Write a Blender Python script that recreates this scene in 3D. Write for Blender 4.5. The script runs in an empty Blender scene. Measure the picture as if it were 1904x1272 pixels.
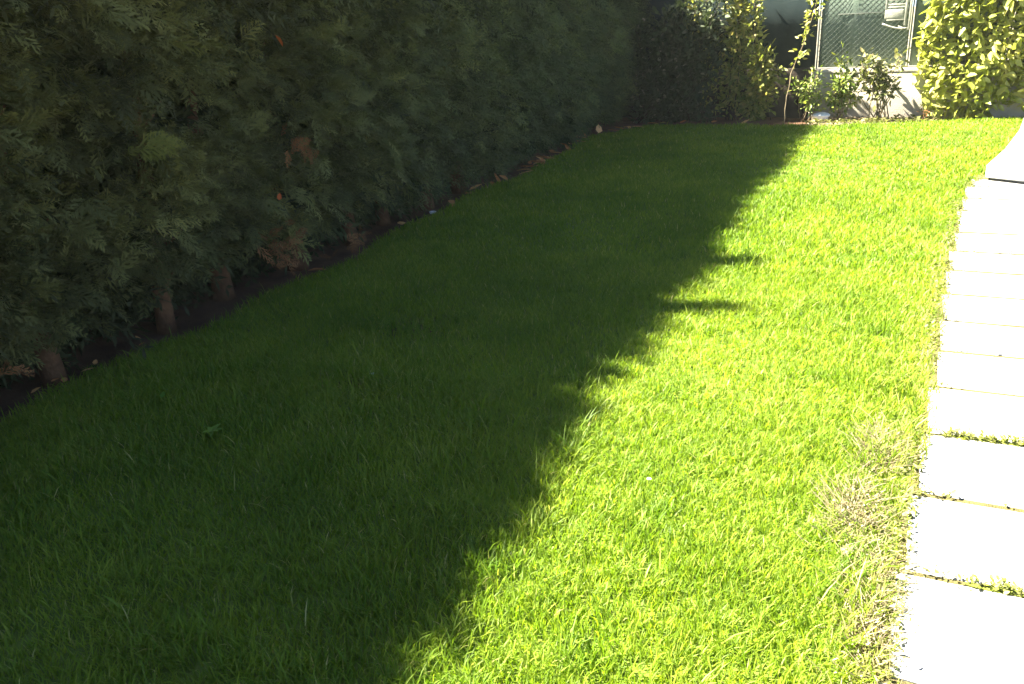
import bpy, math
import numpy as np
from mathutils import Matrix, Vector

# ------------------------------------------------------------------ camera, sky, sun, exposure
scene = bpy.context.scene
col = scene.collection
R = math.radians
cam = bpy.data.cameras.new("camera")
cam_o = bpy.data.objects.new("camera", cam)
col.objects.link(cam_o)
cam.sensor_width = 36.0
cam.lens = 36.0 * 1560 / 1904
cam.clip_start = 0.05
cam.clip_end = 600
ROT = Matrix(((0.90971, -0.10655, 0.40134), (0.41127, 0.36468, -0.83539), (-0.05735, 0.92502, 0.37557)))
cam_o.matrix_world = Matrix.Translation((0, 0, 1.65)) @ ROT.to_4x4()
scene.camera = cam_o

SUN_EL = 48.0
SUN_AZ = 15.0            # the light travels towards +X, turned this much towards +Y
world = bpy.data.worlds.new("World")
scene.world = world
world.use_nodes = True
wn = world.node_tree
sky = wn.nodes.new("ShaderNodeTexSky")
sky.sky_type = 'NISHITA'
sky.sun_disc = False
sky.air_density = 0.36
sky.dust_density = 0.3
sky.sun_elevation = R(SUN_EL)
sky.sun_rotation = R(270 - SUN_AZ)
wn.links.new(sky.outputs[0], wn.nodes["Background"].inputs[0])
wn.nodes["Background"].inputs[1].default_value = 0.056
sl = bpy.data.lights.new("sun", 'SUN')
sl.energy = 5.0
sl.angle = R(0.5)
sl.color = (1.0, 0.93, 0.76)
so = bpy.data.objects.new("sun", sl)
col.objects.link(so)
ld = Vector((math.cos(R(SUN_AZ)) * math.cos(R(SUN_EL)), math.sin(R(SUN_AZ)) * math.cos(R(SUN_EL)), -math.sin(R(SUN_EL))))
so.rotation_euler = ld.to_track_quat('-Z', 'Y').to_euler()
so.location = (-8, -2, 8)
scene.view_settings.view_transform = 'Standard'
scene.view_settings.look = 'None'
scene.view_settings.exposure = 3.37
scene.view_settings.gamma = 1.0
scene.render.film_transparent = False
scene.cycles.sample_clamp_indirect = 4.0
scene.cycles.use_denoising = True

rng = np.random.default_rng(11)

# ------------------------------------------------------------------ materials
def new_mat(name):
    m = bpy.data.materials.new(name)
    m.use_nodes = True
    nt = m.node_tree
    return m, nt, nt.nodes["Principled BSDF"], nt.nodes["Material Output"]

def leaf_mat(name, stops, rough=0.55, trans=0.35, spec=0.3, tcol=(1.15, 1.25, 0.6), along=None):
    """stops: list of (pos, rgb) along the per-leaf random value 'rnd'."""
    m, nt, p, out = new_mat(name)
    at = nt.nodes.new("ShaderNodeAttribute"); at.attribute_name = "rnd"
    cr = nt.nodes.new("ShaderNodeValToRGB")
    el = cr.color_ramp.elements
    el[0].position, el[0].color = stops[0][0], (*stops[0][1], 1)
    el[1].position, el[1].color = stops[-1][0], (*stops[-1][1], 1)
    for s in stops[1:-1]:
        e = el.new(s[0]); e.color = (*s[1], 1)
    nt.links.new(at.outputs["Fac"], cr.inputs[0])
    colour = cr.outputs[0]
    if along:      # foliage colour drifts along the row: (y0, y1, multiplier)
        tc = nt.nodes.new("ShaderNodeNewGeometry"); sx = nt.nodes.new("ShaderNodeSeparateXYZ")
        nz = nt.nodes.new("ShaderNodeTexNoise"); nz.inputs["Scale"].default_value = 1.3
        ad = nt.nodes.new("ShaderNodeMath"); ad.operation = 'MULTIPLY_ADD'; ad.inputs[1].default_value = 4.0
        mr = nt.nodes.new("ShaderNodeMapRange"); mr.inputs[1].default_value = along[0] + 2; mr.inputs[2].default_value = along[1] + 2
        mm = nt.nodes.new("ShaderNodeMix"); mm.data_type = 'RGBA'; mm.blend_type = 'MULTIPLY'; mm.inputs[7].default_value = (*along[2], 1)
        nt.links.new(tc.outputs["Position"], sx.inputs[0]); nt.links.new(tc.outputs["Position"], nz.inputs["Vector"])
        nt.links.new(nz.outputs[0], ad.inputs[0]); nt.links.new(sx.outputs[1], ad.inputs[2])
        nt.links.new(ad.outputs[0], mr.inputs[0]); nt.links.new(mr.outputs[0], mm.inputs[0])
        nt.links.new(colour, mm.inputs[6]); colour = mm.outputs[2]
    nt.links.new(colour, p.inputs["Base Color"])
    p.inputs["Roughness"].default_value = rough
    p.inputs["Specular IOR Level"].default_value = spec
    tr = nt.nodes.new("ShaderNodeBsdfTranslucent")
    mul = nt.nodes.new("ShaderNodeMix"); mul.data_type = 'RGBA'; mul.blend_type = 'MULTIPLY'
    mul.inputs[0].default_value = 1.0
    mul.inputs[7].default_value = (*tcol, 1)
    nt.links.new(colour, mul.inputs[6])
    nt.links.new(mul.outputs[2], tr.inputs[0])
    mx = nt.nodes.new("ShaderNodeMixShader"); mx.inputs[0].default_value = trans
    nt.links.new(p.outputs[0], mx.inputs[1]); nt.links.new(tr.outputs[0], mx.inputs[2])
    nt.links.new(mx.outputs[0], out.inputs[0])
    return m

def surf_mat(name, c1, c2, scale=8.0, rough=0.8, bump=0.3, bscale=60.0, metal=0.0, detail=6, spec=0.3, c3=None):
    m, nt, p, out = new_mat(name)
    tc = nt.nodes.new("ShaderNodeTexCoord")
    n1 = nt.nodes.new("ShaderNodeTexNoise"); n1.inputs["Scale"].default_value = scale; n1.inputs["Detail"].default_value = detail
    cr = nt.nodes.new("ShaderNodeValToRGB")
    cr.color_ramp.elements[0].position = 0.32; cr.color_ramp.elements[0].color = (*c1, 1)
    cr.color_ramp.elements[1].position = 0.68; cr.color_ramp.elements[1].color = (*c2, 1)
    if c3:
        e = cr.color_ramp.elements.new(0.9); e.color = (*c3, 1)
    nt.links.new(tc.outputs["Object"], n1.inputs["Vector"])
    nt.links.new(n1.outputs[0], cr.inputs[0])
    nt.links.new(cr.outputs[0], p.inputs["Base Color"])
    p.inputs["Roughness"].default_value = rough
    p.inputs["Metallic"].default_value = metal
    p.inputs["Specular IOR Level"].default_value = spec
    n2 = nt.nodes.new("ShaderNodeTexNoise"); n2.inputs["Scale"].default_value = bscale; n2.inputs["Detail"].default_value = 5
    nt.links.new(tc.outputs["Object"], n2.inputs["Vector"])
    b = nt.nodes.new("ShaderNodeBump"); b.inputs["Strength"].default_value = bump; b.inputs["Distance"].default_value = 0.01
    nt.links.new(n2.outputs[0], b.inputs["Height"])
    nt.links.new(b.outputs[0], p.inputs["Normal"])
    return m

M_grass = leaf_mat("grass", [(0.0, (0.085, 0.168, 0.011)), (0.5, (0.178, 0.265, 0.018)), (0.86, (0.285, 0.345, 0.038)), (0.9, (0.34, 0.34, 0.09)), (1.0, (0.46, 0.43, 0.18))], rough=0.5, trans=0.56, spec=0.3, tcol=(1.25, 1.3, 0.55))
M_lawnbase = surf_mat("lawn_base", (0.08, 0.125, 0.014), (0.12, 0.17, 0.02), scale=9, bump=0.8, bscale=120, rough=0.95)
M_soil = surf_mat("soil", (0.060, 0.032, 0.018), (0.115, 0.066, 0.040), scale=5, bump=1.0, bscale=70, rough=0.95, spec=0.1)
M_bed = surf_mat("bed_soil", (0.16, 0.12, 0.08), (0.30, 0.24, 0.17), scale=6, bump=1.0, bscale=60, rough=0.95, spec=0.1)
M_conifer = leaf_mat("conifer_olive", [(0.0, (0.028, 0.032, 0.012)), (0.45, (0.080, 0.084, 0.026)), (0.85, (0.145, 0.145, 0.045)), (1.0, (0.22, 0.205, 0.06))], rough=0.7, trans=0.2, spec=0.15, along=(3.2, 8.5, (0.80, 1.03, 1.28)))
M_conifer_pale = leaf_mat("conifer_pale", [(0.0, (0.10, 0.11, 0.022)), (1.0, (0.17, 0.165, 0.035))], rough=0.7, trans=0.25, spec=0.15)
M_dead = leaf_mat("dead_spray", [(0.0, (0.13, 0.055, 0.020)), (1.0, (0.24, 0.115, 0.045))], rough=0.8, trans=0.1, spec=0.1, tcol=(1, 1, 1))
M_bark = surf_mat("bark", (0.065, 0.033, 0.016), (0.14, 0.070, 0.034), scale=14, bump=1.0, bscale=40, rough=0.9, spec=0.1)
M_stem = surf_mat("stem", (0.13, 0.10, 0.06), (0.24, 0.19, 0.12), scale=14, bump=0.5, bscale=60, rough=0.85, spec=0.1)
M_shrub = leaf_mat("shrub_leaf", [(0.0, (0.09, 0.14, 0.025)), (0.6, (0.17, 0.22, 0.04)), (1.0, (0.32, 0.31, 0.09))], rough=0.45, trans=0.35, spec=0.4)
M_climb = leaf_mat("climber_leaf", [(0.0, (0.12, 0.15, 0.03)), (0.6, (0.24, 0.25, 0.055)), (0.9, (0.40, 0.35, 0.11)), (1.0, (0.42, 0.31, 0.13))], rough=0.5, trans=0.35, spec=0.4)
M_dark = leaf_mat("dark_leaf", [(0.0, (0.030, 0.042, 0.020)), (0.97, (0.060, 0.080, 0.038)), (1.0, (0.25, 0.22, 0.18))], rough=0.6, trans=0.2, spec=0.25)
M_dusty = leaf_mat("dusty_leaf", [(0.0, (0.07, 0.085, 0.022)), (0.6, (0.14, 0.145, 0.045)), (1.0, (0.27, 0.24, 0.12))], rough=0.6, trans=0.3, spec=0.3)
M_laurel = leaf_mat("laurel_leaf", [(0.0, (0.19, 0.22, 0.04)), (0.5, (0.30, 0.32, 0.06)), (0.85, (0.42, 0.40, 0.10)), (1.0, (0.50, 0.44, 0.15))], rough=0.36, trans=0.42, spec=0.55)
M_dry = leaf_mat("dry_leaf", [(0.0, (0.34, 0.13, 0.04)), (0.5, (0.54, 0.26, 0.09)), (1.0, (0.70, 0.43, 0.17))], rough=0.8, trans=0.15, spec=0.15, tcol=(1, 0.9, 0.8))
M_orange = leaf_mat("orange_leaf", [(0.0, (0.30, 0.07, 0.02)), (1.0, (0.42, 0.12, 0.03))], rough=0.7, trans=0.2, spec=0.2, tcol=(1, 0.8, 0.6))
M_pale = leaf_mat("pale_leaf", [(0.0, (0.68, 0.38, 0.16)), (1.0, (0.80, 0.48, 0.23))], rough=0.7, trans=0.15, spec=0.2, tcol=(1, 1, 1))
M_straw = leaf_mat("straw", [(0.0, (0.15, 0.125, 0.06)), (0.6, (0.27, 0.23, 0.13)), (1.0, (0.44, 0.39, 0.28))], rough=0.8, trans=0.25, spec=0.15, tcol=(1, 1, 0.8))
M_tuft = leaf_mat("tuft_leaf", [(0.0, (0.14, 0.17, 0.03)), (0.6, (0.24, 0.26, 0.05)), (1.0, (0.36, 0.34, 0.12))], rough=0.5, trans=0.35)
M_weed = leaf_mat("weed_leaf", [(0.0, (0.10, 0.20, 0.02)), (1.0, (0.20, 0.32, 0.04))], rough=0.5, trans=0.35, spec=0.3)
M_slab = surf_mat("slab", (0.25, 0.25, 0.245), (0.33, 0.33, 0.325), scale=5, bump=0.35, bscale=180, rough=0.85, c3=(0.19, 0.19, 0.18))
M_joint = surf_mat("joint_sand", (0.06, 0.053, 0.018), (0.12, 0.105, 0.036), scale=20, bump=0.8, bscale=150, rough=0.95)
M_wall = surf_mat("plaster", (0.32, 0.29, 0.235), (0.45, 0.41, 0.34), scale=4, bump=0.4, bscale=50, rough=0.9)
M_sheet = surf_mat("green_sheet", (0.10, 0.135, 0.105), (0.15, 0.185, 0.15), scale=5, bump=0.5, bscale=220, rough=0.95, spec=0.08)
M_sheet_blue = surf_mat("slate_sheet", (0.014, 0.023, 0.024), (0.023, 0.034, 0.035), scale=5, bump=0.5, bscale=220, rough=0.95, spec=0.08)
M_post = surf_mat("galvanised", (0.10, 0.11, 0.095), (0.17, 0.18, 0.155), scale=12, bump=0.1, rough=0.5, metal=0.3)
M_grille = surf_mat("pale_iron", (0.20, 0.20, 0.165), (0.34, 0.335, 0.27), scale=18, bump=0.3, rough=0.7)
M_wire = surf_mat("green_wire", (0.055, 0.074, 0.058), (0.08, 0.10, 0.08), scale=12, bump=0.0, rough=0.6)
M_tan = surf_mat("tan_stone", (0.17, 0.15, 0.10), (0.27, 0.24, 0.18), scale=20, bump=0.6, rough=0.9)
M_board = surf_mat("dark_board", (0.030, 0.022, 0.016), (0.055, 0.042, 0.030), scale=6, bump=0.6, bscale=40, rough=0.9)
M_stone = surf_mat("stone", (0.62, 0.60, 0.57), (0.78, 0.77, 0.74), scale=18, bump=0.6, bscale=40, rough=0.85)
M_far = surf_mat("yard_ground", (0.12, 0.11, 0.08), (0.20, 0.18, 0.13), scale=1.5, bump=0.6, bscale=30, rough=0.95)

# ------------------------------------------------------------------ mesh helpers
class MB:
    """collects vertices, polygons and one random value per vertex; builds ONE mesh"""
    def __init__(self):
        self.v, self.f, self.r, self.n = [], [], [], 0
    def add(self, V, F, r=0.5):
        V = np.asarray(V, float).reshape(-1, 3)
        for a in F:
            a = np.asarray(a, np.int64)
            if a.size: self.f.append(a + self.n)
        self.v.append(V)
        self.r.append(np.broadcast_to(np.asarray(r, float), (len(V),)).copy())
        self.n += len(V)
    def mesh(self, name, mat, smooth=False):
        V = np.concatenate(self.v); rr = np.concatenate(self.r)
        me = bpy.data.meshes.new(name)
        me.vertices.add(len(V)); me.vertices.foreach_set("co", V.astype(np.float32).ravel())
        loops = np.concatenate([a.ravel() for a in self.f])
        tot = np.concatenate([np.full(len(a), a.shape[1]) for a in self.f])
        start = np.concatenate([[0], np.cumsum(tot)[:-1]])
        me.loops.add(len(loops)); me.loops.foreach_set("vertex_index", loops.astype(np.int32))
        me.polygons.add(len(tot))
        me.polygons.foreach_set("loop_start", start.astype(np.int32))
        me.polygons.foreach_set("loop_total", tot.astype(np.int32))
        if smooth: me.polygons.foreach_set("use_smooth", np.ones(len(tot), bool))
        at = me.attributes.new("rnd", 'FLOAT', 'POINT')
        at.data.foreach_set("value", rr.astype(np.float32))
        me.update(calc_edges=True); me.validate()
        me.materials.append(mat)
        return me
    def obj(self, name, mat, parent=None, loc=(0, 0, 0), smooth=False):
        o = bpy.data.objects.new(name, self.mesh(name, mat, smooth))
        o.location = loc
        col.objects.link(o)
        if parent is not None: o.parent = parent
        return o

def tag(o, label=None, cat=None, group=None, kind=None):
    if label: o["label"] = label
    if cat: o["category"] = cat
    if group: o["group"] = group
    if kind: o["kind"] = kind
    return o

def empty(name, loc=(0, 0, 0), label=None, cat=None, group=None):
    o = bpy.data.objects.new(name, None)
    o.location = loc; o.empty_display_size = 0.1
    col.objects.link(o)
    return tag(o, label, cat, group)

def norm(a):
    return a / np.maximum(np.linalg.norm(a, axis=-1, keepdims=True), 1e-9)

def box(mb, x0, x1, y0, y1, z0, z1, bev=0.0, r=0.5):
    """a box with bevelled edges (each face inset, edges and corners chamfered)"""
    c = np.array([(x0 + x1) / 2, (y0 + y1) / 2, (z0 + z1) / 2]); h = np.array([(x1 - x0) / 2, (y1 - y0) / 2, (z1 - z0) / 2])
    import bmesh
    bm = bmesh.new(); bmesh.ops.create_cube(bm, size=2.0)
    for v in bm.verts: v.co = Vector((c[0] + v.co.x * h[0], c[1] + v.co.y * h[1], c[2] + v.co.z * h[2]))
    if bev > 0:
        bmesh.ops.bevel(bm, geom=bm.edges[:], offset=bev, segments=2, profile=0.5, affect='EDGES')
    bm.verts.index_update()
    V = [v.co[:] for v in bm.verts]
    by = {}
    for f in bm.faces: by.setdefault(len(f.verts), []).append([v.index for v in f.verts])
    mb.add(V, list(by.values()), r)
    bm.free()

def tube(mb, pts, rads, sides=6, r=0.5, wob=0.0, cap=True):
    pts = np.asarray(pts, float); n = len(pts)
    rads = np.broadcast_to(np.asarray(rads, float), (n,))
    tan = norm(np.gradient(pts, axis=0))
    up = np.array([0.31, 0.2, 0.93]) if abs(tan[0][2]) < 0.8 else np.array([0.9, 0.3, 0.1])
    V = []
    for i in range(n):
        a = norm(np.cross(tan[i], up)); b = np.cross(tan[i], a)
        th = np.arange(sides) * 2 * np.pi / sides
        rr = rads[i] * (1 + wob * rng.uniform(-1, 1, sides))
        V.append(pts[i] + np.cos(th)[:, None] * a * rr[:, None] + np.sin(th)[:, None] * b * rr[:, None])
    V = np.concatenate(V)
    F = []
    for i in range(n - 1):
        for k in range(sides):
            F.append([i * sides + k, i * sides + (k + 1) % sides, (i + 1) * sides + (k + 1) % sides, (i + 1) * sides + k])
    fl = [np.array(F)]
    if cap:
        fl.append(np.array([list(range(sides))[::-1], list(range((n - 1) * sides, n * sides))]))
    mb.add(V, fl, r)

def frames(d, ref):
    """orthonormal (dir, side, normal) for arrays of directions; ref is a rough normal"""
    d = norm(d); s = norm(np.cross(ref, d)); n = np.cross(d, s)
    return d, s, n

# leaf template: 8 vertices, folded along the midrib (u along, v across, w out of plane)
LT = np.array([(0, 0, 0), (0.34, 0, -0.05), (0.70, 0, -0.04), (1.0, 0, 0.02),
               (0.30, 0.50, 0.05), (0.70, 0.36, 0.06), (0.30, -0.50, 0.05), (0.70, -0.36, 0.06)])
LTRI = np.array([(0, 1, 4), (0, 6, 1), (2, 3, 5), (2, 7, 3)])
LQ = np.array([(1, 2, 5, 4), (1, 6, 7, 2)])

def leaves(mb, P, D, NRM, length, width, curl, rnd):
    n = len(P)
    if n == 0: return
    d, s, w = frames(D, NRM)
    L = np.broadcast_to(length, (n,))[:, None, None]; Wd = np.broadcast_to(width, (n,))[:, None, None]
    C = np.broadcast_to(curl, (n,))[:, None]
    u, v, h = LT[:, 0], LT[:, 1], LT[:, 2]
    hz = h[None, :] * Wd[:, :, 0] * 1.6 - C * (u ** 2)[None, :] * L[:, :, 0]
    V = P[:, None, :] + d[:, None, :] * (u[None, :, None] * L) + s[:, None, :] * (v[None, :, None] * Wd) + w[:, None, :] * hz[:, :, None]
    off = (np.arange(n) * 8)[:, None, None]
    mb.add(V.reshape(-1, 3), [(LTRI[None] + off).reshape(-1, 3), (LQ[None] + off).reshape(-1, 4)], np.repeat(np.broadcast_to(rnd, (n,)), 8))

# conifer spray template: a flat feathery fan of kite-shaped scale twigs
def spray_template(pairs, seed, spread=1.0):
    r = np.random.default_rng(seed)
    V, F = [], []
    def kite(b, d, L, w, z):
        d = d / np.linalg.norm(d); s = np.array([-d[1], d[0]])
        i = len(V)
        for p, zz in ((b, 0), (b + d * L * 0.45 + s * w, z), (b + d * L, z * 1.4), (b + d * L * 0.45 - s * w, z)):
            V.append((p[0], p[1], zz))
        F.append((i, i + 1, i + 2, i + 3))
    kite(np.array([0, 0.]), np.array([1, 0.03]), 1.0, 0.014, -0.04)
    for k in range(pairs):
        t = 0.10 + 0.86 * k / (pairs - 1)
        for sgn in (1, -1):
            ang = R(r.uniform(32, 54)) * sgn
            L = spread * (0.40 * (1 - t) ** 0.75 + 0.10) * r.uniform(0.75, 1.2)
            d = np.array([math.cos(ang), math.sin(ang)])
            b = np.array([t + r.uniform(-.02, .02), 0.0])
            kite(b, d, L, 0.027, r.uniform(-.07, .05))
            if L > 0.24:
                for q in (0.55,):
                    a2 = ang + R(r.choice((-38, 38)))
                    kite(b + d * L * q, np.array([math.cos(a2), math.sin(a2)]), L * 0.5, 0.024, r.uniform(-.05, .05))
    return np.array(V), np.array(F)
SPRAYS = [spray_template(8, s, sp) for s, sp in ((1, 1.0), (2, 0.8), (3, 1.15), (4, 0.9))]
SPRAYS_FAR = [spray_template(5, s, 1.1) for s in (5, 6)]

def sprays(mb, P, D, NRM, length, rnd, temps=SPRAYS):
    n = len(P)
    which = rng.integers(0, len(temps), n)
    d, s, w = frames(D, NRM)
    for k, (T, F) in enumerate(temps):
        m = which == k
        q = int(m.sum())
        if q == 0: continue
        L = np.broadcast_to(length, (n,))[m][:, None, None]
        droop = -0.18 * (T[:, 0] ** 2)
        V = P[m][:, None, :] + L * (d[m][:, None, :] * T[None, :, 0:1] + s[m][:, None, :] * T[None, :, 1:2] + w[m][:, None, :] * (T[:, 2] + 0)[None, :, None])
        V[:, :, 2] += (L[:, :, 0] * droop[None, :])
        off = (np.arange(q) * len(T))[:, None, None]
        mb.add(V.reshape(-1, 3), [(F[None] + off).reshape(-1, 4)], np.repeat(np.broadcast_to(rnd, (n,))[m], len(T)))

def vnoise(x, y, seed=0):
    """smooth 2-D value noise in 0..1"""
    r = np.random.default_rng(seed); G = r.random((64, 64))
    xi = np.floor(x).astype(int); yi = np.floor(y).astype(int); fx = x - xi; fy = y - yi
    fx = fx * fx * (3 - 2 * fx); fy = fy * fy * (3 - 2 * fy)
    g = lambda a, b: G[a % 64, b % 64]
    return (g(xi, yi) * (1 - fx) + g(xi + 1, yi) * fx) * (1 - fy) + (g(xi, yi + 1) * (1 - fx) + g(xi + 1, yi + 1) * fx) * fy

# ------------------------------------------------------------------ setting: ground, lawn, path bed
PATH = np.array([(-0.5, -0.02), (1.0, 0.05), (1.85, 0.10), (2.75, 0.15), (3.66, 0.22), (4.5, 0.26), (5.38, 0.31), (6.91, 0.42), (7.79, 0.52), (8.2, 0.64), (8.8, 0.71), (9.66, 0.92), (10.9, 1.14), (11.9, 1.3)])
def path_edge(y):
    return np.interp(y, PATH[:, 0], PATH[:, 1])
def soil_edge(y):
    y = np.asarray(y, float)
    return -3.55 + 0.05 * np.sin(y * 1.7 + .4) + 0.05 * np.sin(y * 4.3) + np.where(y > 10.3, (y - 10.3) * 0.55, 0)
def lawn_end(x):
    return 11.42 + 0.33 * (np.asarray(x, float) + 0.0) * (np.asarray(x) > -0.9) - 0.30 * (np.asarray(x) <= -0.9) + 0.03 * np.sin(np.asarray(x) * 9)

def sheet(name, x0, x1, y0, y1, z, mat, nx=2, ny=2, bump=0.0):
    xs = np.linspace(x0, x1, nx); ys = np.linspace(y0, y1, ny)
    X, Y = np.meshgrid(xs, ys, indexing='ij')
    Z = np.full_like(X, z)
    if bump: Z = Z + bump * (vnoise(X * 3 + 7, Y * 3 + 5, 4) - 0.5) * 2
    V = np.stack([X, Y, Z], -1).reshape(-1, 3)
    i = np.arange(nx * ny).reshape(nx, ny)
    F = np.stack([i[:-1, :-1], i[1:, :-1], i[1:, 1:], i[:-1, 1:]], -1).reshape(-1, 4)
    mb = MB(); mb.add(V, [F])
    return mb.obj(name, mat)

tag(sheet("ground", -60, 60, -60, 60, -0.03, M_far, 3, 3), kind="structure")
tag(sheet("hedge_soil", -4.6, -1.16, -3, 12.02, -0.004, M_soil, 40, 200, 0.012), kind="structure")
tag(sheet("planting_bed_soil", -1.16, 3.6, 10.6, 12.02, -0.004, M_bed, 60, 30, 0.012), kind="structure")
# the lawn base follows the soil edge and the path edge
ys = np.linspace(-3, 11.9, 160); V = []; F = []
for i, y in enumerate(ys):
    a = float(soil_edge(y)) + 0.02; b = float(path_edge(y)) + 0.01
    for k in range(24):
        x = a + (b - a) * k / 23
        V.append((x, min(y, float(lawn_end(x))), 0.012 + 0.012 * math.sin(x * 2.1) * math.sin(y * 1.3)))
for i in range(len(ys) - 1):
    for k in range(23):
        F.append((i * 24 + k, i * 24 + k + 1, (i + 1) * 24 + k + 1, (i + 1) * 24 + k))
mb = MB(); mb.add(V, [np.array(F)])
tag(mb.obj("lawn_ground", M_lawnbase), kind="structure")
ys = np.linspace(-0.5, 8.3, 60); V = []; F = []
for i, y in enumerate(ys):
    a = float(path_edge(y)); V += [(a - 0.02, y, 0.0255), (a + 2.2, y, 0.0255)]
for i in range(len(ys) - 1): F.append((2 * i, 2 * i + 1, 2 * i + 3, 2 * i + 2))
mb = MB(); mb.add(V, [np.array(F)])
tag(mb.obj("path_bed", M_joint), kind="structure")

# ------------------------------------------------------------------ grass blades: one object of stuff
def grass_patch(mb, y0, y1, dens, wmul, lmul, segs=3, xmax=None):
    xa, xb = -3.75, float(path_edge(y1)) + 0.06
    n = int((xb - xa) * (y1 - y0) * dens)
    x = rng.uniform(xa, xb, n); y = rng.uniform(y0, y1, n)
    se = soil_edge(y) + rng.normal(0, 0.03, n); pe = path_edge(y) + rng.normal(0, 0.018, n)
    keep = (x > se) & (x < pe) & (y < lawn_end(x) + rng.normal(0, 0.03, n))
    # thinner, clumpier lawn in the worn strip beside the slabs
    edge = np.clip(1 - (path_edge(y) - x) / 0.30, 0, 1) * (y < 6)
    worn = edge * (vnoise(x * 9, y * 7, 21) > 0.36)
    keep &= rng.random(n) > 0.45 * worn
    keep &= rng.random(n) > 0.35 * (vnoise(x * 14 + 3, y * 14, 8) < 0.35)
    x, y, edge = x[keep], y[keep], edge[keep]; n = len(x)
    clump = vnoise(x * 7, y * 7, 2); big = vnoise(x * 1.6, y * 1.6, 3)
    L = lmul * (0.040 + 0.022 * clump + 0.026 * rng.random(n)) * (0.92 + 0.16 * big)
    tall = rng.random(n) < 0.025
    L = np.where(tall, L * 1.7, L)
    phi = rng.uniform(0, 2 * np.pi, n)
    bend = np.clip(0.32 + 0.5 * rng.random(n) + 0.25 * (clump - .5), 0.1, 1.15)
    tuft = vnoise(x * 4.7 + 1, y * 4.7, 61) > 0.74
    L = np.where(tuft, L * (1.22 + 0.25 * (edge > 0)), L)
    w = wmul * rng.uniform(0.0014, 0.0030, n) * np.where(rng.random(n) < .06, 1.5, 1)
    ts = np.linspace(0, 1, segs + 1)
    dirx, diry = np.cos(phi), np.sin(phi)
    tw = phi + np.pi / 2 + rng.normal(0, 0.6, n)
    sx, sy = np.cos(tw), np.sin(tw)
    rows = []
    z0 = 0.008
    for t in ts:
        hx = L * bend * t ** 1.7 * 0.85; hz = L * (t - 0.42 * bend * t ** 2.1)
        cxp = x + dirx * hx; cyp = y + diry * hx
        ww = w * (1 - 0.25 * t) if t < 1 else w * 0
        if t < 1:
            rows.append(np.stack([cxp - sx * ww, cyp - sy * ww, z0 + hz], -1))
            rows.append(np.stack([cxp + sx * ww, cyp + sy * ww, z0 + hz + 0.0], -1))
        else:
            rows.append(np.stack([cxp, cyp, z0 + hz], -1))
    V = np.stack(rows, 1); k = V.shape[1]
    off = (np.arange(n) * k)[:, None]
    quads = [np.array([[2 * i, 2 * i + 1, 2 * i + 3, 2 * i + 2]]) + off for i in range(segs - 1)]
    tri = np.array([[2 * (segs - 1), 2 * (segs - 1) + 1, k - 1]]) + off
    rnd = np.clip(0.10 + 0.62 * rng.random(n) ** 1.2 + 0.30 * (big - .5) + 0.22 * (vnoise(x * 5, y * 5, 62) - .5) - 0.12 * tuft + 0.22 * np.clip(1 - (path_edge(y) - x) / 1.3, 0, 1), 0, 0.86)  # last term paints the pale veil of glare near the path into the colour
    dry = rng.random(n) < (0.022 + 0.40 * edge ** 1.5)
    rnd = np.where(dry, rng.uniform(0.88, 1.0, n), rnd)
    mb.add(V.reshape(-1, 3), [np.concatenate(quads), tri], np.repeat(rnd, k))
mb = MB()
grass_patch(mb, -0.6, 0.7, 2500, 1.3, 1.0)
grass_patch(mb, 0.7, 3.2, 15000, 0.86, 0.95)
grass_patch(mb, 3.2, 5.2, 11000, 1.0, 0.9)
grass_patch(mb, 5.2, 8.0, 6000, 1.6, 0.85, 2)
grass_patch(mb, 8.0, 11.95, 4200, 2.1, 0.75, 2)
tag(mb.obj("lawn_grass", M_grass), "lush green lawn grass between the dark hedge and the white slabs", "grass", kind="stuff")

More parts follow.
